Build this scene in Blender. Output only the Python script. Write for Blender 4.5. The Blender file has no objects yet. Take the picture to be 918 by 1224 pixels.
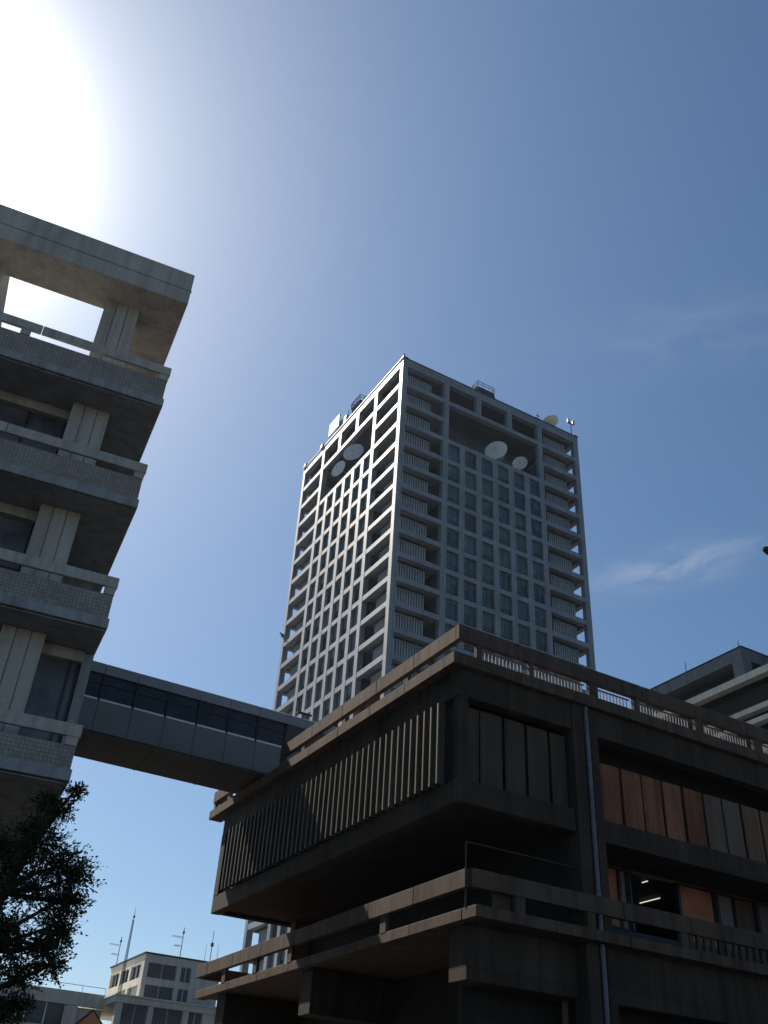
import bpy, math, random
import numpy as np
from mathutils import Vector, Matrix
R = math.radians
random.seed(7)
rng = np.random.default_rng(11)
scn = bpy.context.scene
COL = scn.collection

# ------------------------------------------------------------------ sun / camera constants
HAZE=.00007
SUN_AZ, SUN_EL = R(-13.2), R(46.8)
SUN = Vector((math.sin(SUN_AZ)*math.cos(SUN_EL), math.cos(SUN_AZ)*math.cos(SUN_EL), math.sin(SUN_EL)))

# ------------------------------------------------------------------ helpers
class MB:
    """collects shapes and links them as one mesh object"""
    def __init__(s): s.v=[]; s.f=[]; s.m=[]; s.mi=0
    def box(s,x0,x1,y0,y1,z0,z1):
        if x0>x1: x0,x1=x1,x0
        if y0>y1: y0,y1=y1,y0
        if z0>z1: z0,z1=z1,z0
        n=len(s.v)
        s.v += [(x,y,z) for x in (x0,x1) for y in (y0,y1) for z in (z0,z1)]
        for q in ((0,1,3,2),(4,6,7,5),(0,4,5,1),(2,3,7,6),(0,2,6,4),(1,5,7,3)):
            s.f.append(tuple(n+i for i in q)); s.m.append(s.mi)
        return s
    def quad(s,*p):
        n=len(s.v); s.v+=list(p); s.f.append(tuple(range(n,n+len(p)))); s.m.append(s.mi); return s
    def prism(s,pts,axis,a,b):
        """extrude a polygon (2-D points) along axis from a to b"""
        n=len(s.v); k=len(pts)
        for t in (a,b):
            for p,q in pts:
                s.v.append({'x':(t,p,q),'y':(p,t,q),'z':(p,q,t)}[axis])
        s.f.append(tuple(range(n,n+k))[::-1]); s.m.append(s.mi)
        s.f.append(tuple(range(n+k,n+2*k))); s.m.append(s.mi)
        for i in range(k):
            j=(i+1)%k
            s.f.append((n+i,n+j,n+k+j,n+k+i)); s.m.append(s.mi)
        return s
    def tube(s,p0,p1,r0,r1=None,seg=8,cap=True):
        r1=r0 if r1 is None else r1
        p0=Vector(p0);p1=Vector(p1);d=(p1-p0).normalized()
        u=d.orthogonal().normalized();w=d.cross(u)
        n=len(s.v)
        for p,r in ((p0,r0),(p1,r1)):
            for i in range(seg):
                a=2*math.pi*i/seg; s.v.append(tuple(p+(u*math.cos(a)+w*math.sin(a))*r))
        for i in range(seg):
            j=(i+1)%seg; s.f.append((n+i,n+j,n+seg+j,n+seg+i)); s.m.append(s.mi)
        if cap:
            s.f.append(tuple(range(n,n+seg))[::-1]); s.m.append(s.mi)
            s.f.append(tuple(range(n+seg,n+2*seg))); s.m.append(s.mi)
        return s
    def dish(s,c,d,r,depth,seg=28,rings=6,thick=.06):
        """shallow bowl opening towards d"""
        c=Vector(c);d=Vector(d).normalized();u=d.orthogonal().normalized();w=d.cross(u)
        for off,flip in ((0,False),(-thick,True)):
            n=len(s.v); s.v.append(tuple(c+d*(off-depth)))
            for k in range(1,rings+1):
                rr=r*k/rings; h=-depth*(1-(k/rings)**2)+off
                for i in range(seg):
                    a=2*math.pi*i/seg; s.v.append(tuple(c+d*h+(u*math.cos(a)+w*math.sin(a))*rr))
            for i in range(seg):
                j=(i+1)%seg; q=(n,n+1+i,n+1+j); s.f.append(q[::-1] if flip else q); s.m.append(s.mi)
            for k in range(rings-1):
                for i in range(seg):
                    j=(i+1)%seg; a=n+1+k*seg
                    q=(a+i,a+seg+i,a+seg+j,a+j); s.f.append(q[::-1] if flip else q); s.m.append(s.mi)
            if not flip: rim0=n+1+(rings-1)*seg
            else: rim1=n+1+(rings-1)*seg
        for i in range(seg):
            j=(i+1)%seg; s.f.append((rim0+i,rim1+i,rim1+j,rim0+j)); s.m.append(s.mi)
        return s
    def build(s,name,mats,parent=None,bevel=0,smooth=False):
        me=bpy.data.meshes.new(name); me.from_pydata(s.v,[],s.f)
        if not isinstance(mats,(list,tuple)): mats=[mats]
        for m in mats: me.materials.append(m)
        me.polygons.foreach_set('material_index',s.m)
        if smooth: me.polygons.foreach_set('use_smooth',[True]*len(s.f))
        me.update()
        o=bpy.data.objects.new(name,me); COL.objects.link(o)
        if parent is not None: attach(o,parent)
        if bevel:
            b=o.modifiers.new('bevel','BEVEL'); b.width=bevel; b.segments=1; b.limit_method='ANGLE'
        return o

PM={}
def attach(o,parent):
    o.parent=parent
    if parent.name in PM: o.matrix_parent_inverse=PM[parent.name]
    elif parent.get('_world'): pass

def tag(o,label=None,cat=None,group=None,kind=None):
    if label: o['label']=label
    if cat: o['category']=cat
    if group: o['group']=group
    if kind: o['kind']=kind
    return o
def thing(name,label,cat,loc=(0,0,0),rotz=0,group=None,local=False):
    o=bpy.data.objects.new(name,None); COL.objects.link(o)
    o.empty_display_size=.5
    o.location=loc; o.rotation_euler=(0,0,rotz); tag(o,label,cat,group)
    if not local:
        PM[o.name]=(Matrix.Translation(Vector(loc))@Matrix.Rotation(rotz,4,'Z')).inverted()
    return o
def dup(o,loc,parent=None,rotz=None):
    c=o.copy(); COL.objects.link(c); c.location=loc
    if parent is not None: c.parent=parent; c.matrix_parent_inverse=PM.get(parent.name,Matrix.Identity(4))
    if rotz is not None: c.rotation_euler=(0,0,rotz)
    for ch in list(o.children):
        d=ch.copy(); COL.objects.link(d); d.parent=c
    return c

def subwin(w,mats,parent,child='pane'):
    """a window whose glass (material slot 0) is a sub-part of its frame"""
    fr,gl=MB(),MB()
    for f,mi in zip(w.f,w.m):
        t=gl if mi==0 else fr; n=len(t.v); t.v+=[w.v[q] for q in f]; t.f.append(tuple(range(n,n+len(f)))); t.m.append(0 if mi==0 else mi-1)
    o=fr.build('window',mats[1:],parent); gl.build(child,mats[0],o); return o

# ------------------------------------------------------------------ materials
def newmat(name):
    m=bpy.data.materials.new(name); m.use_nodes=True; nt=m.node_tree
    return m,nt,nt.nodes,nt.links,nt.nodes['Principled BSDF']
def noise(N,L,vec,scale,detail=5,rough=.6,stretch=None):
    n=N.new('ShaderNodeTexNoise'); n.inputs['Scale'].default_value=scale
    n.inputs['Detail'].default_value=detail; n.inputs['Roughness'].default_value=rough
    if stretch:
        mp=N.new('ShaderNodeMapping'); mp.inputs['Scale'].default_value=stretch; L.new(vec,mp.inputs['Vector']); vec=mp.outputs[0]
    L.new(vec,n.inputs['Vector']); return n.outputs['Fac']
def ramp(N,L,fac,a,b,ca,cb):
    r=N.new('ShaderNodeValToRGB'); e=r.color_ramp.elements
    e[0].position=a;e[0].color=(*ca,1);e[1].position=b;e[1].color=(*cb,1); L.new(fac,r.inputs[0]); return r.outputs[0]
def mul(N,L,a,b,fac=1):
    m=N.new('ShaderNodeMix'); m.data_type='RGBA'; m.blend_type='MULTIPLY'; m.inputs[0].default_value=fac
    L.new(a,m.inputs[6]); L.new(b,m.inputs[7]); return m.outputs[2]
def mixc(N,L,f,a,b):
    m=N.new('ShaderNodeMix'); m.data_type='RGBA'; L.new(f,m.inputs[0])
    for i,c in ((6,a),(7,b)):
        if isinstance(c,tuple): m.inputs[i].default_value=(*c,1)
        else: L.new(c,m.inputs[i])
    return m.outputs[2]
def concrete(name,ca,cb,streak=.5,board=0,rough=.85,bump=.3,obj=False,stain=(.35,.33,.3),spec=.3,joint=None):
    m,nt,N,L,P=newmat(name)
    if obj: vec=N.new('ShaderNodeTexCoord').outputs['Object']
    else: vec=N.new('ShaderNodeNewGeometry').outputs['Position']
    big=noise(N,L,vec,.35,6,.65); c=ramp(N,L,big,.3,.7,ca,cb)
    st=noise(N,L,vec,1.0,6,.7,(2.2,2.2,.12)); c=mul(N,L,c,ramp(N,L,st,.42,.66,(1,1,1),stain),streak)
    fine=noise(N,L,vec,9,6,.7); c=mul(N,L,c,ramp(N,L,fine,.3,.75,(1.08,1.08,1.08),(.72,.72,.72)),.7)
    if board:
        w=N.new('ShaderNodeTexWave'); w.wave_type='BANDS'; w.bands_direction='Z'; w.inputs['Scale'].default_value=board
        w.inputs['Distortion'].default_value=.4; w.inputs['Detail'].default_value=2; L.new(vec,w.inputs['Vector'])
        c=mul(N,L,c,ramp(N,L,w.outputs['Fac'],.0,.12,(.7,.7,.7),(1,1,1)),.6)
    if joint:
        sx=N.new('ShaderNodeSeparateXYZ'); L.new(vec,sx.inputs[0]); ad=N.new('ShaderNodeMath'); L.new(sx.outputs[0],ad.inputs[0]); L.new(sx.outputs[1],ad.inputs[1])
        cb=N.new('ShaderNodeCombineXYZ'); L.new(ad.outputs[0],cb.inputs[0]); L.new(sx.outputs[2],cb.inputs[1])
        bk_=N.new('ShaderNodeTexBrick'); bk_.offset=0; bk_.inputs['Scale'].default_value=1; bk_.inputs['Brick Width'].default_value=joint[0]; bk_.inputs['Row Height'].default_value=joint[1]; bk_.inputs['Mortar Size'].default_value=.012
        bk_.inputs['Color1'].default_value=(1,1,1,1); bk_.inputs['Color2'].default_value=(.78,.79,.8,1); bk_.inputs['Mortar'].default_value=(.4,.4,.4,1); L.new(cb.outputs[0],bk_.inputs['Vector'])
        c=mul(N,L,c,bk_.outputs['Color'],1)
    L.new(c,P.inputs['Base Color']); P.inputs['Roughness'].default_value=rough
    P.inputs['Specular IOR Level'].default_value=spec
    b=N.new('ShaderNodeBump'); b.inputs['Strength'].default_value=bump; b.inputs['Distance'].default_value=.02
    L.new(noise(N,L,vec,14,8,.7),b.inputs['Height']); L.new(b.outputs[0],P.inputs['Normal'])
    return m
def plain(name,c,rough=.6,metal=0,var=.25,scale=2.,spec=.5,coat=0):
    m,nt,N,L,P=newmat(name)
    vec=N.new('ShaderNodeNewGeometry').outputs['Position']
    n=noise(N,L,vec,scale,5,.6)
    L.new(ramp(N,L,n,.3,.7,tuple(x*(1-var) for x in c),tuple(min(1,x*(1+var)) for x in c)),P.inputs['Base Color'])
    P.inputs['Roughness'].default_value=rough; P.inputs['Metallic'].default_value=metal
    P.inputs['Specular IOR Level'].default_value=spec
    return m
def glassy(name,c,rough=.08,var=.5,scale=.6,sp=.6):
    m=plain(name,c,rough,0,var,scale,sp); return m

M={}
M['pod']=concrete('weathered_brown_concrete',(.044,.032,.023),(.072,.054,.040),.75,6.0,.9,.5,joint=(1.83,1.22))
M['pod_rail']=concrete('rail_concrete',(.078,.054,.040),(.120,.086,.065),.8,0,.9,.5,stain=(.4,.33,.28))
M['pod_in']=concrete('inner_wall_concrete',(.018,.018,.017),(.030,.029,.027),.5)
M['fin']=concrete('fin_concrete',(.075,.062,.05),(.11,.092,.075),.5,0,.6,.1,spec=.3)
def tower_mat():
    m=concrete('pale_tower_concrete',(.215,.232,.262),(.285,.305,.34),.6,0,.48,.08,stain=(.5,.49,.47),spec=.4)
    nt=m.node_tree;N=nt.nodes;L=nt.links;P=N['Principled BSDF']
    src=P.inputs['Base Color'].links[0].from_socket
    g=N.new('ShaderNodeNewGeometry').outputs['Position']; sx=N.new('ShaderNodeSeparateXYZ'); L.new(g,sx.inputs[0])
    ad=N.new('ShaderNodeMath'); L.new(sx.outputs[0],ad.inputs[0]); L.new(sx.outputs[1],ad.inputs[1])
    cb=N.new('ShaderNodeCombineXYZ'); L.new(ad.outputs[0],cb.inputs[0]); L.new(sx.outputs[2],cb.inputs[1])
    mp=N.new('ShaderNodeMapping'); mp.inputs['Location'].default_value=(1.2,-1.12,0); L.new(cb.outputs[0],mp.inputs['Vector'])
    b=N.new('ShaderNodeTexBrick'); b.offset=0; b.inputs['Scale'].default_value=1; b.inputs['Brick Width'].default_value=1.545; b.inputs['Row Height'].default_value=1.95; b.inputs['Mortar Size'].default_value=.018
    b.inputs['Color1'].default_value=(1,1,1,1); b.inputs['Color2'].default_value=(.86,.87,.89,1); b.inputs['Mortar'].default_value=(.45,.45,.45,1)
    L.new(mp.outputs[0],b.inputs['Vector']); L.new(mul(N,L,src,b.outputs['Color'],1),P.inputs['Base Color'])
    return m
M['tower']=tower_mat()
M['tower_core']=concrete('tower_core_concrete',(.065,.068,.074),(.095,.10,.108),.4)
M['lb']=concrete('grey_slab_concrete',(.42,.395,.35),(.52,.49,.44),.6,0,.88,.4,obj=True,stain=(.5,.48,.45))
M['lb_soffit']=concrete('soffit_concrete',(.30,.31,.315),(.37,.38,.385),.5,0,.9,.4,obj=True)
M['cream']=concrete('cream_concrete',(.52,.49,.42),(.64,.60,.52),.5,0,.5,.2,stain=(.5,.47,.42))
M['small']=concrete('beige_building_concrete',(.54,.52,.46),(.66,.635,.57),.5,0,.85,.2,stain=(.55,.53,.5))
M['rframe']=concrete('blue_grey_concrete',(.13,.14,.155),(.18,.19,.205),.5,0,.85,.2)
M['rust']=concrete('rust_coloured_panel',(.19,.078,.040),(.31,.125,.062),.9,0,.8,.3,stain=(.35,.25,.22))
M['greyp']=concrete('grey_brown_panel',(.125,.085,.062),(.185,.130,.098),.6,0,.8,.3,stain=(.5,.45,.42))
M['brownp']=concrete('orange_brown_panel',(.15,.085,.052),(.23,.13,.08),.8,0,.8,.3,stain=(.4,.3,.28))
M['darkp']=concrete('dark_concrete_panel',(.062,.043,.028),(.095,.068,.046),.6,0,.8,.3)
M['blind']=plain('terracotta_roller_blind',(.40,.155,.09),.8,0,.25,1.5,.2)
M['blindg']=plain('grey_roller_blind',(.20,.17,.18),.8,0,.18,1.5,.2)
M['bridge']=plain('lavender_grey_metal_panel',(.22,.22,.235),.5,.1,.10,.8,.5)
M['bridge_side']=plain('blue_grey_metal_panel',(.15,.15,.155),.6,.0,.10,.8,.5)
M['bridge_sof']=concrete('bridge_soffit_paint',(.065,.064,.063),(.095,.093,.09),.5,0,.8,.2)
M['dark']=plain('dark_metal',(.03,.032,.036),.5,.4,.3)
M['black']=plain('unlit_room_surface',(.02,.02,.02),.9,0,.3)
M['steel']=plain('galvanised_steel',(.22,.235,.26),.6,.1,.15)
M['bar']=plain('bluish_grey_bar_paint',(.13,.14,.165),.6,0,.15)
M['gdish']=plain('grey_dish_paint',(.50,.51,.53),.6,0,.12)
M['pipe']=plain('pale_blue_grey_pipe',(.125,.13,.15),.6,0,.3,2,.3)
M['white']=plain('white_paint',(.74,.75,.76),.5,0,.08,3)
M['dishm']=plain('white_dish_paint',(.66,.67,.66),.55,0,.08,.8)
M['yel']=plain('cream_dish_paint',(.68,.65,.56),.55,0,.1,.8)
M['glass_b']=glassy('bridge_glass',(.026,.027,.034),.12,.4,1.3,.3)
M['glass_l']=glassy('pale_grey_glass',(.13,.13,.145),.2,.45,1.1,.3)  # lighter grey base colour than the other glass
M['glass_t']=glassy('tower_glass_teal',(.022,.055,.072),.12,.6,.25)
M['glass_d']=glassy('dark_glass',(.02,.024,.03),.06,.4)
M['glass_s']=glassy('green_grey_glass',(.07,.09,.085),.12,.4)
M['louv']=plain('pale_teal_louvre',(.30,.355,.39),.5,0,.15,1.2)
M['ribs']=plain('pinkish_ribbed_metal',(.25,.21,.2),.6,0,.15,1.2)
M['orange']=plain('orange_sign_paint',(.55,.15,.025),.4,0,.1,6)
M['bark']=concrete('bark',(.035,.028,.02),(.07,.055,.04),.5,0,.95,.8)
# tile
def tilemat():
    m,nt,N,L,P=newmat('grey_brown_small_tile')
    vec=N.new('ShaderNodeTexCoord').outputs['Object']
    sx=N.new('ShaderNodeSeparateXYZ'); L.new(vec,sx.inputs[0])
    ad=N.new('ShaderNodeMath'); ad.operation='ADD'; L.new(sx.outputs[0],ad.inputs[0]); L.new(sx.outputs[1],ad.inputs[1])
    cb=N.new('ShaderNodeCombineXYZ'); L.new(ad.outputs[0],cb.inputs[0]); L.new(sx.outputs[2],cb.inputs[1])
    b=N.new('ShaderNodeTexBrick'); b.offset=0; L.new(cb.outputs[0],b.inputs['Vector'])
    b.inputs['Scale'].default_value=1; b.inputs['Brick Width'].default_value=.105; b.inputs['Row Height'].default_value=.105
    b.inputs['Mortar Size'].default_value=.010; b.inputs['Bias'].default_value=0
    b.inputs['Color1'].default_value=(.29,.26,.23,1); b.inputs['Color2'].default_value=(.37,.335,.30,1); b.inputs['Mortar'].default_value=(.20,.185,.165,1)
    c=mul(N,L,b.outputs['Color'],ramp(N,L,noise(N,L,vec,.8,6,.7),.35,.7,(1.1,1.1,1.1),(.65,.65,.65)),.8)
    L.new(c,P.inputs['Base Color']); P.inputs['Roughness'].default_value=.75; P.inputs['Specular IOR Level'].default_value=.25
    bp=N.new('ShaderNodeBump'); bp.inputs['Strength'].default_value=.5; bp.inputs['Distance'].default_value=.01
    L.new(b.outputs['Fac'],bp.inputs['Height']); bp.invert=True; L.new(bp.outputs[0],P.inputs['Normal'])
    return m
M['tile']=tilemat()
def leafmat():
    m,nt,N,L,P=newmat('evergreen_leaf')
    vec=N.new('ShaderNodeNewGeometry').outputs['Position']
    L.new(ramp(N,L,noise(N,L,vec,3,4,.6),.3,.7,(.022,.030,.014),(.045,.058,.026)),P.inputs['Base Color'])
    P.inputs['Roughness'].default_value=.75; P.inputs['Specular IOR Level'].default_value=.2
    tr=N.new('ShaderNodeBsdfTranslucent'); tr.inputs[0].default_value=(.05,.08,.015,1)
    mx=N.new('ShaderNodeMixShader'); mx.inputs[0].default_value=.18
    L.new(P.outputs[0],mx.inputs[1]); L.new(tr.outputs[0],mx.inputs[2]); L.new(mx.outputs[0],N['Material Output'].inputs[0])
    return m
M['leaf']=leafmat()
def emis(name,c,s):
    m,nt,N,L,P=newmat(name); P.inputs['Emission Color'].default_value=(*c,1); P.inputs['Emission Strength'].default_value=s
    P.inputs['Base Color'].default_value=(.8,.8,.8,1); return m
M['tubel']=emis('fluorescent_tube',(1,.95,.70),.42)
def asphalt():
    m,nt,N,L,P=newmat('forecourt_paving')
    vec=N.new('ShaderNodeNewGeometry').outputs['Position']
    b=N.new('ShaderNodeTexBrick'); b.inputs['Scale'].default_value=1; b.inputs['Brick Width'].default_value=.6; b.inputs['Row Height'].default_value=.3
    b.inputs['Mortar Size'].default_value=.008; b.inputs['Color1'].default_value=(.05,.049,.047,1); b.inputs['Color2'].default_value=(.07,.068,.063,1); b.inputs['Mortar'].default_value=(.03,.03,.03,1)
    L.new(vec,b.inputs['Vector'])
    L.new(mul(N,L,b.outputs['Color'],ramp(N,L,noise(N,L,vec,.6,6,.6),.3,.7,(1,1,1),(.7,.7,.7)),1),P.inputs['Base Color'])
    P.inputs['Roughness'].default_value=.85; return m
M['pave']=asphalt()
M['road']=concrete('asphalt',(.045,.045,.047),(.065,.064,.062),.3,0,.9,.4)

# ------------------------------------------------------------------ ground
tag(MB().quad((-1500,-1500,0),(1500,-1500,0),(1500,1500,0),(-1500,1500,0)).build('ground',M['road']),kind='structure')
tag(MB().box(-30,60,-12,95,-.05,.12).build('pavement',M['pave']),kind='structure')

# ------------------------------------------------------------------ the office tower
TX0,TX1,TY0,TY1=53.55,88.65,96.0,131.1
tower=thing('office_tower','tall square pale concrete office tower with sunlit left face behind the brown building','building',(71,113.5,0))
CW=.92
colx=[61.4+3.09*i for i in range(7)]          # left edges of the seven inner columns
def grid(side):
    """facade frame; side 0: face y=TY0 (x runs), side 1: face x=TX0, 2: back, 3: right"""
    b=MB()
    D=.85
    def bx(a0,a1,z0,z1,din=0.,dout=D):
        # a measured from face start, depth inward
        if side==0: b.box(TX0+a0,TX0+a1,TY0+din,TY0+dout,z0,z1)
        if side==1: b.box(TX0+din,TX0+dout,TY0+a0,TY0+a1,z0,z1)
        if side==2: b.box(TX0+a0,TX0+a1,TY1-dout,TY1-din,z0,z1)
        if side==3: b.box(TX1-dout,TX1-din,TY0+a0,TY0+a1,z0,z1)
    W=35.1
    offs=[7.85+3.09*i for i in range(7)]
    for i,a in enumerate(offs):
        if i in (0,6): bx(a,a+CW,.12,107.5)
        elif i in (2,4): bx(a,a+CW,.12,96.2); bx(a,a+CW,103.9,107.5)
        else: bx(a,a+CW,.12,96.2)
    # corner columns are a part of sides 0 and 2 only
    if side in (0,2):
        bx(0,CW,.12,107.5); bx(W-CW,W,.12,107.5)
    s0=0 if side in (0,2) else .853
    for k in range(27):
        zt=104.2-3.9*k
        if zt<2: break
        zb=zt-.78
        if k in (1,):   # the recess: only corner bays
            bx(max(CW,s0),offs[0]+.01,zb,zt,.03); bx(offs[6]+CW-.01,W-CW,zb,zt,.03)
        else:
            bx(s0+.004 if side in (1,3) else CW,W-(s0+.004 if side in (1,3) else CW),zb,zt,.03)
    bx(s0 if side in (1,3) else 0,W-s0 if side in (1,3) else W,107.5,108.95,-.02)
    nm='facade_frame'
    o=b.build(nm,M['tower'],tower); return o
for sd in range(4): grid(sd)
# roof coping
b=MB()
b.box(TX0-.12,TX1+.12,TY0-.12,TY0+.5,108.95,109.1).box(TX0-.12,TX1+.12,TY1-.5,TY1+.12,108.95,109.1)
b.box(TX0-.12,TX0+.5,TY0+.5,TY1-.5,108.95,109.1).box(TX1-.5,TX1+.12,TY0+.5,TY1-.5,108.95,109.1)
b.build('roof_coping',M['dark'],tower)
MB().box(TX0+.86,TX1-.86,TY0+.86,TY1-.86,107.45,107.9).build('roof_slab',M['tower_core'],tower)
# core
b=MB()
for cx in (55.2,82.25):
    for cy in (97.7,124.75):
        b.box(cx,cx+4.7,cy,cy+4.7,.12,107.44)
b.box(61.6,80.6,100.6,126.5,.12,107.44)
b.box(61.6,80.6,97.2,100.6,.12,96.6).box(61.6,80.6,126.5,129.9,.12,96.6)
b.box(58.2,61.6,104.1,123.0,.12,107.44).box(80.6,84.,104.1,123.0,.12,107.44)
b.box(54.8,58.2,104.1,123.0,.12,96.6).box(84.,87.4,104.1,123.0,.12,96.6)
b.build('core',M['tower_core'],tower)
# balcony slabs in the four corner bays, floor slabs at recess
sl=MB().box(0,7.86,0,7.86,-.32,-.08)
first=None
for k in range(26):
    z=104.2-3.9*k
    if z<3: break
    b=None
    for (cx,cy) in ((TX0+.86,TY0+.86),(TX1-.86-7.86,TY0+.86),(TX0+.86,TY1-.86-7.86),(TX1-.86-7.86,TY1-.86-7.86)):
        if z<30 and (cx,cy)!=(TX0+.86,TY1-.86-7.86): continue
        if first is None: first=sl.build('balcony_slab',M['tower'],tower); o=first; o.location=(cx,cy,z)
        else: o=dup(first,(cx,cy,z),tower)
MB().box(62.4,79.9,96.9,100.6,103.5,103.95).box(54.4,58.2,104.8,122.3,103.5,103.95).build('recess_ceiling',M['tower_core'],tower)
MB().box(62.4,79.9,96.9,100.6,96.1,96.55).box(54.4,58.2,104.8,122.3,96.1,96.55).build('recess_floor',M['tower'],tower)
# ribbed screen at the bottom of the recess on the front
b=MB()
b.box(62.6,79.8,100.3,100.55,96.56,99.9)
for i in range(43): b.box(62.7+i*.4,62.85+i*.4,100.12,100.3,96.56,99.9)
b.build('ribbed_screen',M['ribs'],tower)
# windows
def window_mesh(v):
    v0=v; v=v%4
    b=MB()
    w,h=2.17,3.12
    b.mi=0; b.box(.06,w-.06,.50,.54,.45,h-.02)           # glass
    b.mi=1
    b.box(0,w,.44,.60,.0,.14).box(0,w,.42,.60,.36,.44).box(0,.07,.44,.60,.14,h).box(w-.07,w,.44,.60,.14,h)
    b.box(.07,w-.07,.52,.58,.14,.36)
    b.box(w*.5-.03,w*.5+.03,.46,.56,.44,h)
    b.mi=3 if v0 in (5,) else 2
    zt={0:1.1,1:1.9,2:2.6,3:.5}[v]
    b.box(.09,w*.5-.04,.475,.495,zt,h-.03)
    b.mi=3 if v0==6 else 2
    b.box(w*.5+.04,w-.09,.475,.495,{0:2.0 if v0>3 else 1.1,1:2.3,2:2.9 if v0>3 else 1.6,3:.5}[v],h-.03)
    return b
M['tblind2']=plain('pale_blind',(.14,.165,.175),.5,0,.3,.35,.5)
M['tblind']=plain('teal_grey_blind',(.055,.10,.12),.5,0,.35,.35,.5)
protos={}
def tower_window(side,i,k,kind='window'):
    a=7.85+CW+3.09*i; z=104.2-3.9*(k)   # bottom on the top of ledge k
    v=random.choice([0,0,1,2,2,3,4,5,6,7])
    if side==0: loc=(TX0+a,TY0,z); rz=0
    else: loc=(TX0,TY0+a+2.17,z); rz=-math.pi/2
    if v not in protos:
        o=window_mesh(v).build('window',[M['glass_t'],M['dark'],M['tblind'],M['tblind2']],tower); o.location=loc; o.rotation_euler=(0,0,rz); protos[v]=o
    else: dup(protos[v],loc,tower,rz)
rest=[]
for k in range(3,25):
    for i in range(6):
        if k<=12 and (k<=11 or i<4) : tower_window(0,i,k)
        else: rest.append((0,i,k))
cnt=0
for k in range(3,25):
    for i in range(6):
        # left face: the columns nearest the corner show largest
        if cnt<42 and 7<=k<=13: tower_window(1,i,k); cnt+=1
        else: rest.append((1,i,k))
b=MB()
for sd,i,k in rest:
    a=7.85+CW+3.09*i; z=104.2-3.9*k
    w=window_mesh(random.choice([0,0,1,2,3])); n=len(b.v)
    for (x,y,zz) in w.v:
        if sd==0: b.v.append((TX0+a+x,TY0+y,z+zz))
        else: b.v.append((TX0+y,TY0+a+2.17-x,z+zz))
    b.f+=[tuple(n+q for q in f) for f in w.f]; b.m+=w.m
tag(b.build('window_rows',[M['glass_t'],M['dark'],M['tblind'],M['tblind2']],tower),kind='stuff')
# louvre screens in the corner bays
def louvre():
    b=MB()
    b.mi=1; b.box(0,4.6,-.06,-.02,-.05,3.0)
    b.mi=0
    for i in range(11): b.box(.12+i*.42,.34+i*.42,-.22,-.07,0,2.95)
    b.box(.05,4.6,-.2,-.08,2.95,3.05)
    return b
lp=None
for k in range(1,27):
    z=107.4-3.9*(k-1)-3.2
    if z<2: break
    L_=[(55.25,97.7,0),(82.3,97.7,0)]
    L_+=[(55.2,102.35,-math.pi/2),(55.2,129.4,-math.pi/2)]
    for j,(x,y,rz) in enumerate(L_):
        if z<52 and not (j==3): continue
        if lp is None: lp=louvre().build('louvre_screen',[M['louv'],M['glass_d']],tower); lp.location=(x,y,z+.05)
        else: dup(lp,(x,y,z+.05),tower,rz)
# small lamps seen in the top-row openings of the left face
b=MB()
for y in (99.5,107.5,113.5,119.,125.5): b.box(54.5,54.75,y,y+.35,105.9,106.2)
b.build('ceiling_lamp',M['white'],tower)
MB().box(53.2,53.55,132.2-1.6,132.6-1.6,74.3,74.7).tube((53.4,130.8,74.5),(53.0,130.9,74.9),.12).build('dark_wall_box',M['dark'],tower)  # small dark box and stub on the tower's far left edge

def dish(label,c,d,r,depth,mat,foot,drum=0,name='dish_antenna'):
    t=thing(name,label,'antenna',foot,group='dish antennas on the tower')
    b=MB(); b.dish(c,d,r,depth)
    d=Vector(d).normalized(); c=Vector(c)
    if drum:
        u=d.orthogonal().normalized(); 
        b.tube(c-d*drum,c,r*.35,r*1.0,24,True)
    b.build('reflector',mat,t,smooth=False)
    m=MB(); m.tube(foot,(foot[0],foot[1],c.z-.1),.12).tube((foot[0],foot[1],c.z-.1),c-d*(depth+.1),.1)
    m.build('mount',M['steel'],t)
    f=MB(); f.tube(c-d*depth,c+d*(r*.45),.05); f.build('feed_arm',M['steel'],t)
    return t
dish('large white drum-shaped dish antenna in the recess of the shaded tower face',(72.2,97.2,99.55),(-.75,-.65,.05),1.85,.45,M['dishm'],(72.9,98.6,96.56),drum=2.2)
dish('small oval white dish antenna in the recess right of the big drum dish',(77.2,97.5,99.3),(-.72,-.62,-.1),1.25,.3,M['dishm'],(77.7,98.4,96.56))
dish('round grey dish antenna nearest the tower corner in the sunlit face recess',(53.9,111.7,100.45),(-.75,-.62,.1),1.8,.45,M['gdish'],(56.2,112.4,96.56),drum=.35)
dish('grey dish antenna further from the tower corner in the sunlit face recess',(53.9,116.9,100.3),(-.95,-.3,.05),1.55,.4,M['gdish'],(56.2,117.2,96.56),drum=.35)
dish('cream dish antenna tipped to the sky on the right end of the tower roof edge',(83.3,96.9,110.3),(-.25,.35,.9),1.75,.75,M['yel'],(83.2,97.3,107.9))
t=thing('panel_antenna','square grey panel antenna leaning over the sunlit roof edge of the tower','antenna',(54.6,119,107.9))
b=MB(); b.box(53.5,53.75,117.8,121.6,110.2,113.0); b.build('panel',M['gdish'],t)
b=MB(); b.box(53.8,54.3,115.6,118.2,108.6,111.4).tube((54.3,119.5,107.9),(54.3,119.5,112),.15).box(53.75,54.4,119.3,119.7,111,111.3); b.build('mount',M['steel'],t)
def mast(label,x,y,z0,z1,r,name='antenna_mast',extra=None,group='thin masts on the roofs'):
    t=thing(name,label,'mast',(x,y,z0),group=group)
    MB().tube((x,y,z0),(x,y,z1),r,r*.6,6).build('pole',M['dark'],t)
    if extra: extra().build('head',M['dark'],t)
    return t
mast('thin whip antenna on the sunlit roof edge beside the panel antenna',54.4,116,107.9,112.9,.09)
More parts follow.
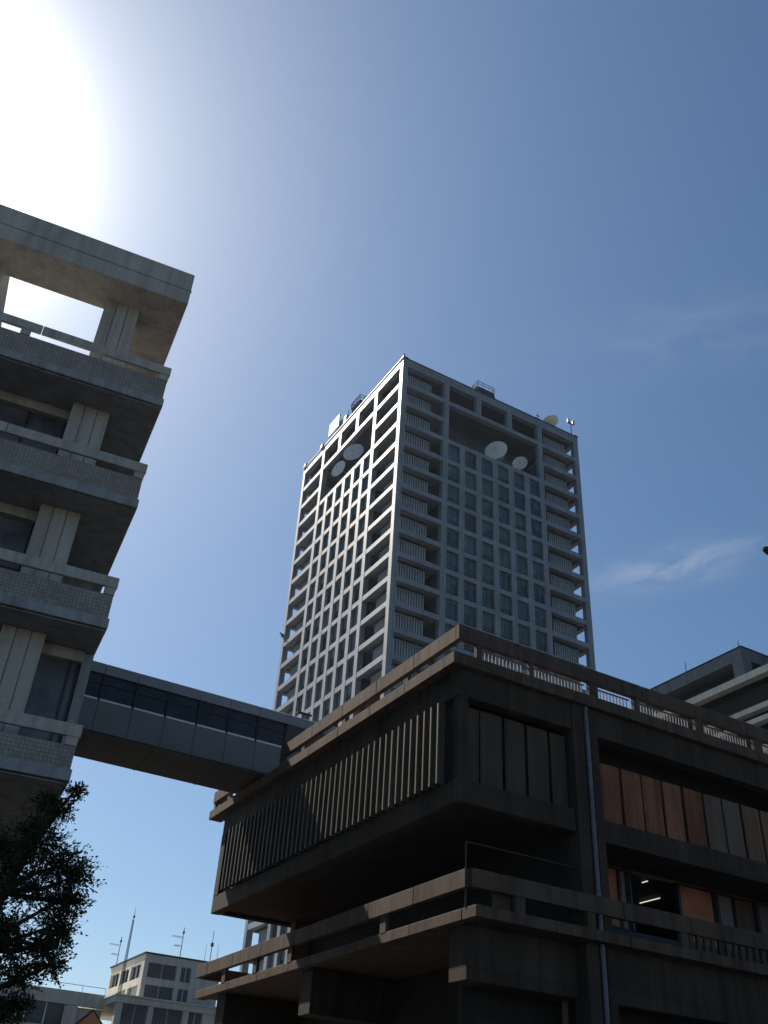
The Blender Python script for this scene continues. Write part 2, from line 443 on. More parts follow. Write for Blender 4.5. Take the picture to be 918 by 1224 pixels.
mast('short dark finial pole on the near corner of the tower roof',53.9,96.3,108.95,110.2,.16,extra=lambda:MB().box(53.5,54.5,95.95,96.6,109.08,109.35))
mast('lamp pole with two small heads on the far right corner of the tower roof',87.75,96.4,107.9,112.4,.1,'roof_lamp_pole',
     extra=lambda:MB().box(87.15,88.35,96.3,96.5,111.9,112.0).box(87.05,87.4,96.2,96.6,112.0,112.8).box(88.1,88.45,96.2,96.6,112.0,112.8).box(88.1,88.9,96.2,96.6,109.12,109.6))
mast('thin aerial rising behind the cream roof dish',82.3,98.6,107.9,113.4,.06,extra=lambda:MB().box(81.6,83.0,98.5,98.7,112.0,112.1).box(81.9,82.7,98.5,98.7,112.7,112.78))
b=MB().box(53.3,54.,123.4,124.2,109.1,109.9); tag(b.build('roof_lamp',M['dark']),'small dark lamp box on the sunlit roof edge left of the panel antenna','lamp','roof lamps on the tower')
b=MB().box(53.35,54.1,130.1,130.9,109.1,109.9); tag(b.build('roof_lamp',M['dark']),'small dark lamp box at the far left corner of the tower roof','lamp','roof lamps on the tower')
def gondola(label,x0,x1,y0,y1,z):
    t=thing('gondola_crane',label,'gondola',((x0+x1)/2,(y0+y1)/2,107.9),group='gondola cranes on the tower roof')
    b=MB()
    b.prism([(x0,z-1.1),(x1,z-1.1),(x1+.5,107.9),(x0+1,107.9)],'y',y0,y1)
    b.build('base',M['dark'],t)
    r=MB()
    nx=max(2,int((x1-x0)/1.0)); ny=max(2,int((y1-y0)/1.0))
    for i in range(nx+1):
        x=x0+(x1-x0)*i/nx
        for y in (y0,y1): r.tube((x,y,z-1.1),(x,y,z),.06,.06,5)
    for i in range(ny+1):
        y=y0+(y1-y0)*i/ny
        for x in (x0,x1): r.tube((x,y,z-1.1),(x,y,z),.06,.06,5)
    for zz in (z,z-.55):
        r.tube((x0,y0,zz),(x1,y0,zz),.06,.06,5).tube((x0,y1,zz),(x1,y1,zz),.06,.06,5).tube((x0,y0,zz),(x0,y1,zz),.06,.06,5).tube((x1,y0,zz),(x1,y1,zz),.06,.06,5)
    r.build('guard_rail',M['dark'],t)
gondola('dark roof gondola cage with rail above the shaded tower face',68.4,71.8,96.9,98.4,112.4)
gondola('dark roof gondola cage with rail above the sunlit tower face',53.8,55.6,110.9,113.9,112.5)

# ------------------------------------------------------------------ left building (rotated, local x to the right, y inwards)
lb=thing('slab_building','grey concrete building with deep overhanging floors and open roof frame at left edge','building',(4.80,24.4,0),R(-6),local=True)
LW=32.0; LD=23.0
def lbb(name,mat,b,bev=0): return b.build(name,mat,lb,bevel=bev)
# roof: ring with openings between pillars
b=MB()
b.box(-LW,0,0,1.66,26.69,28.2)
b.box(-2.57,0,1.66,LD,26.69,28.2)
xs=2.57
while xs+4.66<LW:
    xo=xs+3.55; b.box(-(xs+4.66),-xo,1.66,LD,26.69,28.2); xs+=4.66
b.box(-xs,-2.57,9,LD,26.7,28.19)
lbb('roof_slab',M['lb'],b,.02)
MB().box(-LW,.02,-.02,.10,27.32,27.36).build('roof_drip_groove',M['lb_soffit'],lb)
levels=[(23.56,22.2,21.84),(19.49,18.15,17.81),(15.38,14.08,13.72),(10.95,9.78,9.42)]
for (zr,zs,zb) in levels:
    b=MB()
    for i in range(8):   # rail in lengths with open joints
        x1=-i*4.2; b.box(x1-4.18,x1,-.03,.08,zr-.34,zr)
    b.box(-.12,-.01,.08,2.6,zr-.33,zr-.01)
    o=lbb('balcony_rail',M['lb'],b,.015)
    for i in range(7):
        x1=-4.45*i-.04
        MB().box(x1-.3,x1,.0,.09,zr-.56,zr-.34).build('rail_post',M['lb'],lb)
    b=MB().box(-LW,-.05,.03,.10,zs,zr-.56).box(-.13,-.05,.10,2.4,zs,zr-.56)
    lbb('tiled_parapet',M['tile'],b)
    b=MB()
    for i in range(8):
        x1=-i*4.2; b.box(x1-4.185,x1,-.02,.5,zs-.30,zs)
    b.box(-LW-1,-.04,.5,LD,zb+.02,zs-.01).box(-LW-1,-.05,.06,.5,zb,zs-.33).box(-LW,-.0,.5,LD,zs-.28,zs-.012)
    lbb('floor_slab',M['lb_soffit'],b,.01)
# pillars in groups of three strips between floors
flo=[26.69]+[l[2] for l in levels]
for n,(zr,zs,zb) in enumerate(levels):
    top=flo[n]
    xs=1.47
    while xs<LW-2:
        b=MB()
        for j in range(3): b.box(-(xs+.40*j+.37),-(xs+.40*j),1.1,1.55,zs,top-.002)
        b.box(-(xs+1.17),-xs-.01,1.16,2.0,zs,top-.003)
        lbb('pillar',M['lb'],b)
        xs+=4.63
# core walls behind
for n,(zr,zs,zb) in enumerate(levels):
    top=flo[n]
    if n==0: continue
    b=MB().box(-LW,-1.5,2.0,2.25,zs,top-.004)
    b.box(-1.7,-1.5,2.25,5.0,zs,top-.004)
    b.box(-1.5,-.35,5.0,5.2,zs,top-.004).box(-.55,-.35,5.2,LD,zs,top-.004)
    if n==3: b.box(-1.5,-.02,2.0,2.25,zs,top-.004).box(-.3,-.02,1.75,2.0,zs,top-.004)
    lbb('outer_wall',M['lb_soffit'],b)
    xs=2.66
    while xs<LW-4:
        w=MB()
        w.mi=0; w.box(-(xs+3.44),-(xs+.02),1.86,1.90,zs+.9,top-.34)
        w.mi=1; w.box(-(xs+3.46),-xs,1.75,1.98,zs,zs+.9).box(-(xs+3.46),-xs,1.62,1.98,top-.34,top-.006)
        w.mi=2
        for q in (0,1.15,2.3,3.4): w.box(-(xs+q+.06),-(xs+q),1.80,1.86,zs+.9,top-.34)
        w.box(-(xs+3.44),-xs,1.80,1.86,zs+1.7,zs+1.76)
        subwin(w,[M['glass_l'],M['lb'],M['dark']],lb)
        xs+=4.63
w=MB(); zs=levels[3][1]; top=flo[3]
w.mi=0; w.box(-1.44,-.36,1.86,1.9,zs+.5,top-.32); w.mi=1; w.box(-1.47,-.3,1.62,1.99,top-.34,top-.006); w.mi=2; w.box(-.62,-.56,1.8,1.86,zs+.5,top-.34).box(-.40,-.34,1.8,1.86,zs+.5,top-.34)
subwin(w,[M['glass_l'],M['lb'],M['dark']],lb)
# top floor back parapet, low enclosure
MB().box(-LW,-.4,LD-.4,LD-.1,22.2,23.4).build('rear_parapet',M['lb'],lb)
# pilotis and ground floor core
b=MB().box(-LW,-9,4,LD-2,.12,9.4)
lbb('ground_floor_core',M['pod_in'],b)
for i in range(4):
    for yy in (2.0,12.):
        lbb('column',M['lb_soffit'],MB().box(-(9.0+i*6.6),-(8.2+i*6.6),yy,yy+.8,.12,9.41))
lbb('column',M['lb_soffit'],MB().box(-4.4,-3.6,20.5,21.5,.12,9.41))

# ------------------------------------------------------------------ footbridge
br=thing('footbridge','covered grey metal footbridge with dark windows joining the two buildings','footbridge',(12,44.5,17.8))
X0,X1=7.0,24.0; YN,YF=42.7,46.3; ZB,ZT=17.8,21.25
seams=[5.6,7.2,8.79,10.42,12.02,13.6,15.19,16.75,18.33,19.9,21.5,24.]
# roof: curved shoulder, in lengths with open seams
for i in range(len(seams)-1):
    a,c=seams[i]+.012,seams[i+1]-.012
    if i==0: a=6.6
    b=MB()
    b.prism([(YN,20.64),(YN,21.0),(YN+.07,21.17),(YN+.22,21.25),(YF-.22,21.25),(YF-.07,21.17),(YF,21.0),(YF,20.64)],'x',a,c)
    b.build('roof_panel',M['bridge'],br)
    if i==0: a=6.6
    for y in (YN,YF-.06):
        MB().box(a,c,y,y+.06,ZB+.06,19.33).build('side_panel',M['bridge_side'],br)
    if seams[i+1]<=18.4:
        w=MB()
        w.mi=0; w.box(a+.05,c-.05,YN+.12,YN+.14,19.42,20.64)
        w.mi=1; w.box(a+.02,c-.02,YN+.08,YN+.18,20.16,20.24).box(a-.03,a+.04,YN+.06,YN+.2,19.36,20.64).box(c-.04,c+.03,YN+.06,YN+.2,19.36,20.64)
        w.mi=2; w.box(a+.05,c-.05,YN+.02,YN+.16,19.34,19.42)  # white sill, its paint stands in for a sunlit strip
        subwin(w,[M['glass_b'],M['dark'],M['white']],br)
        w2=MB(); w2.mi=0; w2.box(a+.05,c-.05,YF-.14,YF-.12,19.42,20.64); w2.mi=1; w2.box(a-.03,a+.04,YF-.2,YF-.06,19.36,20.64).box(c-.04,c+.03,YF-.2,YF-.06,19.36,20.64)
        w2.build('window',[M['glass_b'],M['dark']],br)
    else:
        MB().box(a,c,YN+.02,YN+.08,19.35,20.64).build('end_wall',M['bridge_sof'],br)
b=MB().box(6.6,24,YN+.03,YF-.03,ZB-.02,ZB+.04)
for x in np.arange(8.79,17.2,3.2): b.box(x-.05,x+.05,YN+.06,YF-.06,ZB-.05,ZB-.02)
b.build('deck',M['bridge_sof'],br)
MB().box(6.6,24,YN+.065,YN+.075,ZB+.04,19.3).box(6.6,24,YF-.075,YF-.065,ZB+.04,19.3).box(6.6,24,YN+.1,YF-.1,20.9,20.95).build('sun_leak_liner',M['dark'],br)  # unseen liner added to stop sun leaking through the panel seams
b=MB(); b.tube((19.2,42.9,21.25),(19.2,42.9,21.5),.05).tube((18.9,42.9,21.5),(19.7,42.9,21.5),.07); b.build('roof_bracket',M['dark'],br)

# ------------------------------------------------------------------ podium building
pod=thing('concrete_building','dark brown concrete building with roof rail, vertical fins and balcony in the foreground','building',(18,26,0))
XE=50.0
def pb(name,mat,b,bev=0): return b.build(name,mat,pod,bevel=bev)
# roof slab: outer edge lengths
b=MB().box(17.9,XE,26.5,48.6,17.02,17.45)
for x in np.arange(17.18,XE-1,2.75): b.box(x,x+2.735,25.82,26.5,17.05,17.5)
ys=[26.5+2.7*i for i in range(0,9)]
for y in ys[:]:
    y1=min(y+2.685,49.0)
    b.box(17.18,17.9,y+.0,y1,17.052,17.5)
pb('roof_slab',M['pod_rail'],b,.015)
# roof rail, front and side, posts
def rail_run(name,segs,mat):
    b=MB()
    for s in segs: b.box(*s)
    return pb(name,mat,b,.015)
segs=[]
x=17.5
while x<XE-1: segs.append((x,x+2.93,25.98,26.2,18.16,18.76)); x+=2.95
rail_run('roof_rail',segs,M['pod_rail'])
segs=[]
y=26.21
while y<40.7:
    segs.append((17.5,17.72,y,min(y+2.9,40.9),18.161,18.76)); y+=2.92
rail_run('roof_rail',segs,M['pod_rail'])
rail_run('roof_rail',[(17.5,17.72,47.1,49.6,18.16,18.76),(17.72,20.5,49.35,49.6,18.15,18.74)],M['pod_rail'])
rail_run('roof_rail',[(17.5,17.72,40.905,41.2,17.5,18.76)],M['pod_rail'])
for (a,c) in [(18.3,18.54),(20.7,20.9),(23.6,24.05),(25.9,26.2),(29.22,29.65),(32.6,33.1),(36.2,36.6),(39.6,40.),(43.,43.4),(46.4,46.8)]:
    pb('rail_post',M['pod_rail'],MB().box(a,c,26.02,26.18,17.5,18.17))
for y in (29.6,34.7,38.6,47.3,49.2): pb('rail_post',M['pod_rail'],MB().box(17.54,17.7,y,y+.3,17.5,18.17))
# balusters
P_=[18.54,20.7,20.9,23.6,24.05,25.9,26.2,29.22,29.65,32.6,33.1,36.2,36.6,39.6]
for a,c in zip(P_[0::2],P_[1::2]):
    b=MB(); n=int((c-a)/.155)
    for i in range(1,n): x=a+(c-a)*i/n; b.box(x-.02,x+.02,26.27,26.31,17.46,18.10)
    b.box(a,c,26.26,26.32,18.10,18.14).box(a,c,26.27,26.31,17.58,17.61)
    pb('baluster_panel',M['bar'],b)
# upper storey box: beam, band, corner columns, soffit
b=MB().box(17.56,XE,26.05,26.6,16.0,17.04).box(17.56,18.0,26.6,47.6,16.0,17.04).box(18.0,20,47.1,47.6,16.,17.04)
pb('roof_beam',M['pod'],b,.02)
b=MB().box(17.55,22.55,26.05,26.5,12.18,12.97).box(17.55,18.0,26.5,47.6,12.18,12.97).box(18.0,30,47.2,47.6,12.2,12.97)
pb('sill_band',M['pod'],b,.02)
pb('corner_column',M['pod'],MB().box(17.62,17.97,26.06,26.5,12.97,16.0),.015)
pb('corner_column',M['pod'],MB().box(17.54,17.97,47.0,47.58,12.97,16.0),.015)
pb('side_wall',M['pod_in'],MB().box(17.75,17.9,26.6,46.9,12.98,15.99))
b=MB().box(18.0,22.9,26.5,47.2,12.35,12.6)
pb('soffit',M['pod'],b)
# fins along the left side
fp=None
for i in range(43):
    y=27.01+.4529*i
    if y>46.5: break
    if fp is None: fp=pb('fin',M['fin'],MB().box(0,.30,-.042,.042,12.985,15.92)); fp.location=(17.3,y,0)
    else: dup(fp,(17.3,y,0),pod)
# bay one (front): panels
for (a,c) in [(18.0,18.6),(18.68,19.62),(19.76,20.62),(20.76,21.68),(21.82,22.5)]:
    pb('wall_panel',M['darkp'],MB().box(a,c,26.34,26.42,12.97,15.75))
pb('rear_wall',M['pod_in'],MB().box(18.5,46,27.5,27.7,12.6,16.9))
# paired column with pipe
b=MB().box(22.62,23.14,25.98,26.7,.12,17.03).box(23.46,23.82,25.98,26.7,.12,17.03).box(23.14,23.46,26.12,26.7,.12,17.03)
pb('paired_column',M['pod'],b,.015)
b=MB()
zz=[.12,3,6,8.5,10.2,12.6,14.8,17.0]
for a,c in zip(zz,zz[1:]):
    b.tube((23.30,25.98,a),(23.30,25.98,c),.085,.085,12); b.tube((23.30,25.98,c-.09),(23.30,25.98,c),.1,.1,12)
pb('downpipe',M['pipe'],b)
for xx in (33.9,44.):
    pb('paired_column',M['pod'],MB().box(xx,xx+.45,25.98,26.7,.12,17.03).box(xx+.75,xx+1.2,25.98,26.7,.12,17.03).box(xx+.45,xx+.75,26.12,26.7,.12,17.03),.015)
# second bay and on: panels, band
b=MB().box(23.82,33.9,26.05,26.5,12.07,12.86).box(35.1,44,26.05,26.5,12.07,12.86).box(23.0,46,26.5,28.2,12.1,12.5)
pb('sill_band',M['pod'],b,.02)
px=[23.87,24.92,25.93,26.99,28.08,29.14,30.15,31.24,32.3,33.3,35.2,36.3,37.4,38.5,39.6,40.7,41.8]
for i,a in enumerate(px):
    mat=M['rust'] if i<5 else (M['brownp'] if i in (7,8) else M['greyp'])
    w=.91 if i<9 else .8
    if i==9: w=.55
    o=pb('wall_panel',mat,MB().box(a*1.012,(a+w)*1.012,26.36,26.44,12.86,15.15))
    if i<5: o['label']='rust coloured tall wall panel'
# floor two: windows with blinds set back under the band
b=MB().box(22.5,46,28.3,28.5,8.95,9.9)     # sill wall
b.box(29.38,29.5,28.2,28.45,9.9,12.1).box(31.42,31.58,28.2,28.45,9.9,12.1).box(33.72,33.86,28.2,28.45,9.9,12.1).box(26.86,26.98,28.2,28.45,9.9,12.1).box(25.3,25.72,28.2,28.45,9.9,12.1)
b.box(36.,36.14,28.2,28.45,9.9,12.1)
pb('window_wall',M['dark'],b)
def blindwin(a,c,mat,lab,part=None):
    b=MB(); b.mi=0; b.box(a,c,28.34,28.36,9.9,12.06)
    b.mi=1; b.box(a,c,28.26,28.34,12.02,12.09).box(a,c,28.26,28.34,9.9,9.96).box(a,a+.05,28.25,28.34,9.93,12.05).box(c-.05,c,28.25,28.34,9.93,12.05)
    o=subwin(b,[mat,M['dark']],pod,'blind'); o['label']=lab
blindwin(25.74,26.42,M['blind'],'window with terracotta blind'); blindwin(26.44,26.84,M['blindg'],'narrow window with grey blind')
blindwin(29.52,31.4,M['blind'],'wide window with terracotta blind'); blindwin(31.6,32.5,M['blindg'],'window with grey blind'); blindwin(32.52,33.7,M['greyp'],'window with brownish blind')
blindwin(33.88,35.98,M['blindg'],'window with grey blind')
# room behind the open window
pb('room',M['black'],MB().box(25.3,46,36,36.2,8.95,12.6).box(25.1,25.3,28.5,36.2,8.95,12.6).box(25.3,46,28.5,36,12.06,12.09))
for (xa,ya,xb,yb) in ((28.17,28.85,28.17,28.05+.5),(30.3,31.28,30.3,30.11)):
    MB().tube((xa,ya,11.97),(xb,yb-.0,11.97),.022,.022,8).build('ceiling_light',M['tubel'],pod)
# balcony
b=MB().box(18.5,46,26.4,48.7,8.62,8.93)
for x in np.arange(17.97,45,3.15): b.box(x+.012,x+3.14,25.62,26.4,8.6,8.95)
y=26.41
while y<48.9: b.box(17.97,18.5,y,min(y+3.1,49.1),8.602,8.95); y+=3.115
pb('balcony_slab',M['pod_rail'],b,.015)
segs=[]; x=18.02
while x<45: segs.append((x,x+3.13,25.88,26.1,9.53,10.1)); x+=3.15
rail_run('balcony_rail',segs,M['pod_rail'])
segs=[]; y=26.11
while y<49.2: segs.append((17.9,18.12,y,min(y+3.1,49.3),9.531,10.1)); y+=3.12
rail_run('balcony_rail',segs,M['pod_rail'])
rail_run('balcony_rail',[(18.12,24,49.05,49.3,9.52,10.08)],M['pod_rail'])
for y in (31.1,38.65,42.1,45.6): pb('rail_post',M['pod_rail'],MB().box(17.96,18.1,y,y+.4,8.95,9.54))
for x in (19.76,22.7,26.9,33.,38.): pb('rail_post',M['pod_rail'],MB().box(x,x+.36,25.92,26.08,8.95,9.54))
b=MB()
for i in range(16): b.box(27.35+i*.36,27.5+i*.36,25.95,26.05,8.95,9.52)
pb('baluster_panel',M['pod_rail'],b)
pb('screen_panel',M['darkp'],MB().box(18.95,19.65,26.12,26.15,8.96,9.6))
b=MB().tube((17.99,26.2,8.95),(17.99,26.2,10.98),.03).tube((17.99,26.2,10.98),(22.5,26.2,10.98),.03)
pb('screen_frame',M['dark'],b)
# floor two core, ground floor core, beams
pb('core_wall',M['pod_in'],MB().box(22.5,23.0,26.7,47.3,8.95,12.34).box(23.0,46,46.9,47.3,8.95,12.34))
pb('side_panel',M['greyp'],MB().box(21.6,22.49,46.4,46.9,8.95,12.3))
pb('lower_wall_and_shade_screen',M['pod_in'],MB().box(18.9,22.9,27.7,27.9,.12,8.61).box(22.9,46,27.2,27.4,.12,8.6).box(22.0,22.3,30.0,47.0,.12,8.6))  # first piece is a screen added to keep the space under the beam dark
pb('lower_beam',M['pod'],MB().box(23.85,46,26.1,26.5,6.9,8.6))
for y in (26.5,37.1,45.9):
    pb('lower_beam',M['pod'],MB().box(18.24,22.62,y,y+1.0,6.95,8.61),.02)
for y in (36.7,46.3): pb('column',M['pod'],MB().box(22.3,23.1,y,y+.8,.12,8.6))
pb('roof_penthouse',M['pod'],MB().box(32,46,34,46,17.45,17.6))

# ------------------------------------------------------------------ right building
rb=thing('stepped_building','grey building with cream sunlit ledges rising behind the roof rail at right edge','building',(75,55,0))
b=MB().box(68.19,90,54.0,55.2,43.9,45.1).box(68.19,69.3,55.2,68,43.9,45.1).box(68.2,69.3,54.01,55.3,42.3,43.9).box(68.2,69.3,66.9,68,42.3,43.9).box(69.3,90,66.8,68,43.9,45.1).box(69.3,90,55.2,66.8,44.0,44.95)
b.box(80,81,54.02,55.2,42.3,43.9)
b.build('roof_frame',M['rframe'],rb,.02)
MB().box(68.1,69.5,53.9,68.1,45.1,45.18).box(69.5,90,53.9,55.4,45.1,45.18).build('roof_coping',M['dark'],rb)
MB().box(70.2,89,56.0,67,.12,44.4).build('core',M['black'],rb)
for z0,z1 in ((41.62,42.3),(38.5,39.0),(37.4,37.86),(34.6,35.3),(31.,31.7),(27.4,28.1),(23.8,24.5),(20.2,20.9)):
    MB().box(68.14,69.0,44,69,z0,z1).box(69.0,90,44,44.8,z0,z1).build('ledge',M['cream'],rb,.02)
    MB().box(69.0,89,44.8,68.0,z0+.05,z1-.1).build('floor_slab',M['pod_in'],rb)
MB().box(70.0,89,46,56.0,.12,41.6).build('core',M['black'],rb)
for z0,z1 in ((35.3,37.4),):
    for y in (46.,48.6,51.2): MB().box(68.4,68.9,y,y+.5,z0,z1).build('pier',M['small'],rb)
mast('thin lightning rod on the corner of the stepped building roof',68.7,54.6,45.18,46.2,.05)
mast('thin lightning rod midway along the stepped building roof edge',68.6,61.3,45.18,46.5,.05)
# ------------------------------------------------------------------ small beige building far left
sb=thing('low_office_building','beige low office building with dark louvred windows behind the balcony end','building',(29,90,0))
b=MB()
# upper block: front y=85, left x=26.27
b.box(26.27,33,85,94.6,15.95,16.6)
for a,c in ((26.27,26.64),(29.12,29.52),(30.42,30.9)): b.box(a,c,85,85.5,13.2,15.95)
b.box(30.9,33,85,94.6,13.2,15.95)
b.box(26.28,33,85.05,94.5,14.3,14.85)
for a,c in ((85.5,85.8),(88.5,88.95),(91.25,91.7),(94.2,94.6)): b.box(26.27,26.7,a,c,13.2,15.95)
b.build('upper_frame',M['small'],sb,.02)
MB().box(26.15,33.1,84.88,94.72,16.6,16.7).build('roof_coping',M['dark'],sb)
def slatwin(a,c,z0,z1,y,mat=None,parent=sb,n=None):
    w=MB(); w.mi=0; w.box(a,c,y+.25,y+.28,z0,z1); w.mi=1
    n=n or int((c-a)/.14)
    for i in range(n): x=a+(c-a)*(i+.5)/n; w.box(x-.025,x+.025,y+.12,y+.2,z0,z1)
    w.mi=2; w.box((a+c)/2-.03,(a+c)/2+.03,y+.08,y+.2,z0,z1)
    return w.build('window',[mat or M['glass_d'],M['steel'],M['small']],parent)
slatwin(26.64,29.12,14.85,15.95,85); slatwin(29.52,30.42,14.85,15.95,85)
slatwin(26.64,29.12,13.3,14.3,85,M['glass_s']); slatwin(29.52,30.42,13.3,14.3,85,M['glass_s'])
for a,c in ((85.8,88.5),(88.95,91.25),(91.7,94.2)):
    MB().box(26.5,26.53,a,c,14.85,15.95).box(26.42,26.5,(a+c)/2-.03,(a+c)/2+.03,14.85,15.95).build('window',M['glass_d'],sb)
    MB().box(26.45,26.47,a,c,13.3,14.3).build('window',M['glass_s'],sb)
b=MB().box(24.1,33.3,83.9,96,12.6,13.05).box(24.0,33.4,83.8,84.2,13.05,13.2).box(24.0,24.4,84.2,96,13.05,13.2)
for a,c in ((24.3,24.82),(26.95,27.4),(29.9,30.4),(31.6,33.3)): b.box(a,c,84,84.5,.12,12.6)
b.box(24.3,33.2,84.06,84.5,10.2,10.9).box(24.3,33.2,84.06,84.5,6.5,7.4).box(24.3,33.2,84.06,84.5,.12,3.6)
b.box(24.3,33.2,84.6,96,.12,10.0)
b.build('lower_frame',M['small'],sb,.02)
for a,c in ((24.82,26.95),(27.4,29.9),(30.4,31.6)):
    slatwin(a,c,10.9,12.6,84.1,M['glass_s']); slatwin(a,c,7.4,10.2,84.1,M['glass_s'])
wg=thing('office_wing','long low grey wing with green-grey windows beside the beige building','building',(12,92,0))
b=MB().box(-12,24.2,87,87.5,12.35,13.35).box(-12,24.2,86.9,87.4,10.2,10.75).box(-12,24.2,87.5,97,.12,12.3).box(-12,24.2,87,87.5,.12,3)
for x in np.arange(-11,22,4.6): b.box(x,x+.9,87.05,87.5,3,12.35)
b.build('frame',M['small'],wg,.02)
for x in np.arange(-10.1,20,4.6):
    w=MB(); w.mi=0; w.box(x,x+3.7,87.3,87.33,10.75,12.35); w.mi=1
    for q in (.55,2.1,3.6): w.box(x+q,x+q+.07,87.2,87.3,10.75,12.35)
    w.build('window',[M['glass_s'],M['white']],wg)
b=MB().tube((-12,87.2,13.85),(24.1,87.2,13.85),.025,.025,5)
for x in np.arange(-12,24.2,1.9): b.tube((x,87.2,13.35),(x,87.2,13.85),.02,.02,5)
b.build('roof_railing',M['steel'],wg)
# lattice mast
t=thing('lattice_mast','tall tapering dark lattice mast standing left of the beige building corner','mast',(24.6,84.9,13.2))
b=MB(); z0,z1=13.2,18.95
def cor(z,i):
    w=.15-.08*(z-z0)/(z1-z0); a=2*math.pi*i/3+.4; return (24.62+w*math.cos(a),84.9+w*math.sin(a),z)
for i in range(3): b.tube(cor(z0,i),cor(z1,i),.020,.014,5)
zc=np.linspace(z0,z1,24)
for k in range(len(zc)-1):
    for i in range(3): b.tube(cor(zc[k],i),cor(zc[k+1],(i+1)%3),.014,.014,4); b.tube(cor(zc[k],i),cor(zc[k],(i+1)%3),.012,.012,4)
b.build('lattice',M['dark'],t)
MB().tube((24.62,84.9,z1),(24.62,84.9,19.95),.03,.012,5).box(24.55,24.7,84.85,84.95,19.1,19.25).build('tip',M['dark'],t)
def yagi(label,x,y,z0,z1,bars,group='yagi aerials on the low roofs'):
    t=thing('yagi_antenna',label,'antenna',(x,y,z0),group=group)
    MB().tube((x,y,z0),(x,y,z1),.035,.025,6).box(x-.07,x+.07,y-.07,y+.07,z1-.5,z1-.3).build('pole',M['dark'],t)
    b=MB()
    for zz,L in bars:
        b.tube((x-L,y,zz),(x+.1,y,zz),.016,.016,4)
        for q in np.linspace(-L,-.15,7): b.tube((x+q,y-.35,zz),(x+q,y+.35,zz),.01,.01,4); b.tube((x+q,y,zz-.1),(x+q,y,zz+.1),.008,.008,4)
    b.build('boom',M['steel'],t)
yagi('yagi aerial with two short booms behind the lattice mast',26.6,94.4,16.7,19.3,[(18.55,.95),(17.75,.65)])
yagi('yagi aerial with two booms above the right part of the beige roof',29.3,85.3,16.7,19.1,[(18.3,.95),(17.6,.65)])
mast('thinner whip aerial at the beige roof end, left of its pair',31.6,85.5,16.7,18.1,.02)
mast('taller whip aerial beside the balcony rail end',32.1,85.5,16.7,19.3,.035,extra=lambda:MB().box(32.0,32.2,85.4,85.6,18.0,18.3))
mast('last short whip aerial right of the taller one',32.7,85.5,16.7,18.2,.02)

# ------------------------------------------------------------------ warning sign
t=thing('warning_sign','orange diamond warning sign with dark border, only its tip showing at the lower edge','sign',(1.88,7.0,0))
h=.55
def dia(b,r,y0,y1,zc=1.93,xc=1.88):
    b.prism([(xc,zc-r),(xc+r,zc),(xc,zc+r),(xc-r,zc)],'y',y0,y1); return b
dia(MB(),.53,7.0,7.012).build('border',M['dark'],t)
dia(MB(),.512,6.99,6.999).build('face',M['orange'],t)
MB().tube((1.88,7.05,.12),(1.88,7.05,2.1),.03).build('post',M['steel'],t)
# ------------------------------------------------------------------ street lamp at right, only its tip in view
t=thing('street_lamp','dark street lamp head whose rounded tip pokes in at the right edge','street lamp',(15.5,9,0))
b=MB(); b.tube((15.5,9,.12),(15.5,9,10.6),.11,.07,12).tube((15.5,9,10.6),(13.35,9,11.15),.05,.05,8); b.build('pole',M['dark'],t)
b=MB(); seg=16; rings=[(12.41,.02),(12.45,.05),(12.55,.08),(12.8,.11),(13.1,.11),(13.35,.07)]
for (xa,ra),(xb,rb_) in zip(rings,rings[1:]):
    b.tube((xa,9,11.08+(xa-12.41)*.08),(xb,9,11.08+(xb-12.41)*.08),ra,rb_,seg,True)
b.build('lamp_head',M['dark'],t)

# ------------------------------------------------------------------ tree
tr=thing('evergreen_tree','dark evergreen tree with ragged small-leaved crown at the lower left','tree',(2.2,17,0))
clumps=[ # x, y, z, r
 (3.78,17.5,7.15,.26),(3.62,17.4,6.75,.3),(4.05,17.0,5.25,.32),(4.0,17.2,4.75,.3),
 (3.38,17.6,6.9,.32),(3.30,17.4,6.35,.50),(3.45,17.2,6.0,.55),(3.75,17.0,5.75,.50),(4.0,16.8,5.6,.42),
 (2.9,17.4,5.9,.65),(3.3,17.0,5.35,.70),(3.85,16.9,5.2,.52),(3.9,17.1,4.85,.50),(2.6,17.5,5.3,.7),(2.1,17.8,5.5,.75),
 (3.75,16.8,4.45,.52),(3.3,17.1,4.5,.62),(2.9,16.6,4.6,.6),(3.95,17.0,4.25,.35),(3.45,16.8,4.0,.52),(2.95,17.1,4.05,.5),
 (3.2,16.9,3.45,.45),(3.55,17.0,3.6,.35),(2.85,17.0,3.25,.5),(3.35,17.1,3.0,.45),(3.1,16.8,2.7,.5),(2.3,17.2,3.2,.5),
 (1.6,17.6,5.2,.8),(1.4,17.2,4.4,.8),(2.1,16.4,4.6,.75),(1.6,16.6,3.4,.7),(2.2,16.8,2.7,.5),(2.35,17.9,4.4,.55),(.9,17.3,3.8,.8),(1.9,18.2,6.1,.6),(1.2,18.0,6.0,.7),
]
bk=MB()
def limb(pts,r0,r1):
    n=len(pts)-1
    for i in range(n):
        a=r0+(r1-r0)*i/n; c=r0+(r1-r0)*(i+1)/n
        bk.tube(pts[i],pts[i+1],a,c,8,True)
tk=[Vector((2.2,17,0.1)),Vector((2.18,17.02,1.2)),Vector((2.25,17.05,2.3)),Vector((2.4,17.1,3.3)),Vector((2.6,17.15,4.3)),Vector((2.8,17.25,5.2)),Vector((3.1,17.35,6.1)),Vector((3.35,17.55,6.9))]
limb(tk,.19,.03)
forks=[tk[2],tk[3],tk[4],tk[5],tk[6]]
verts=[];faces=[]
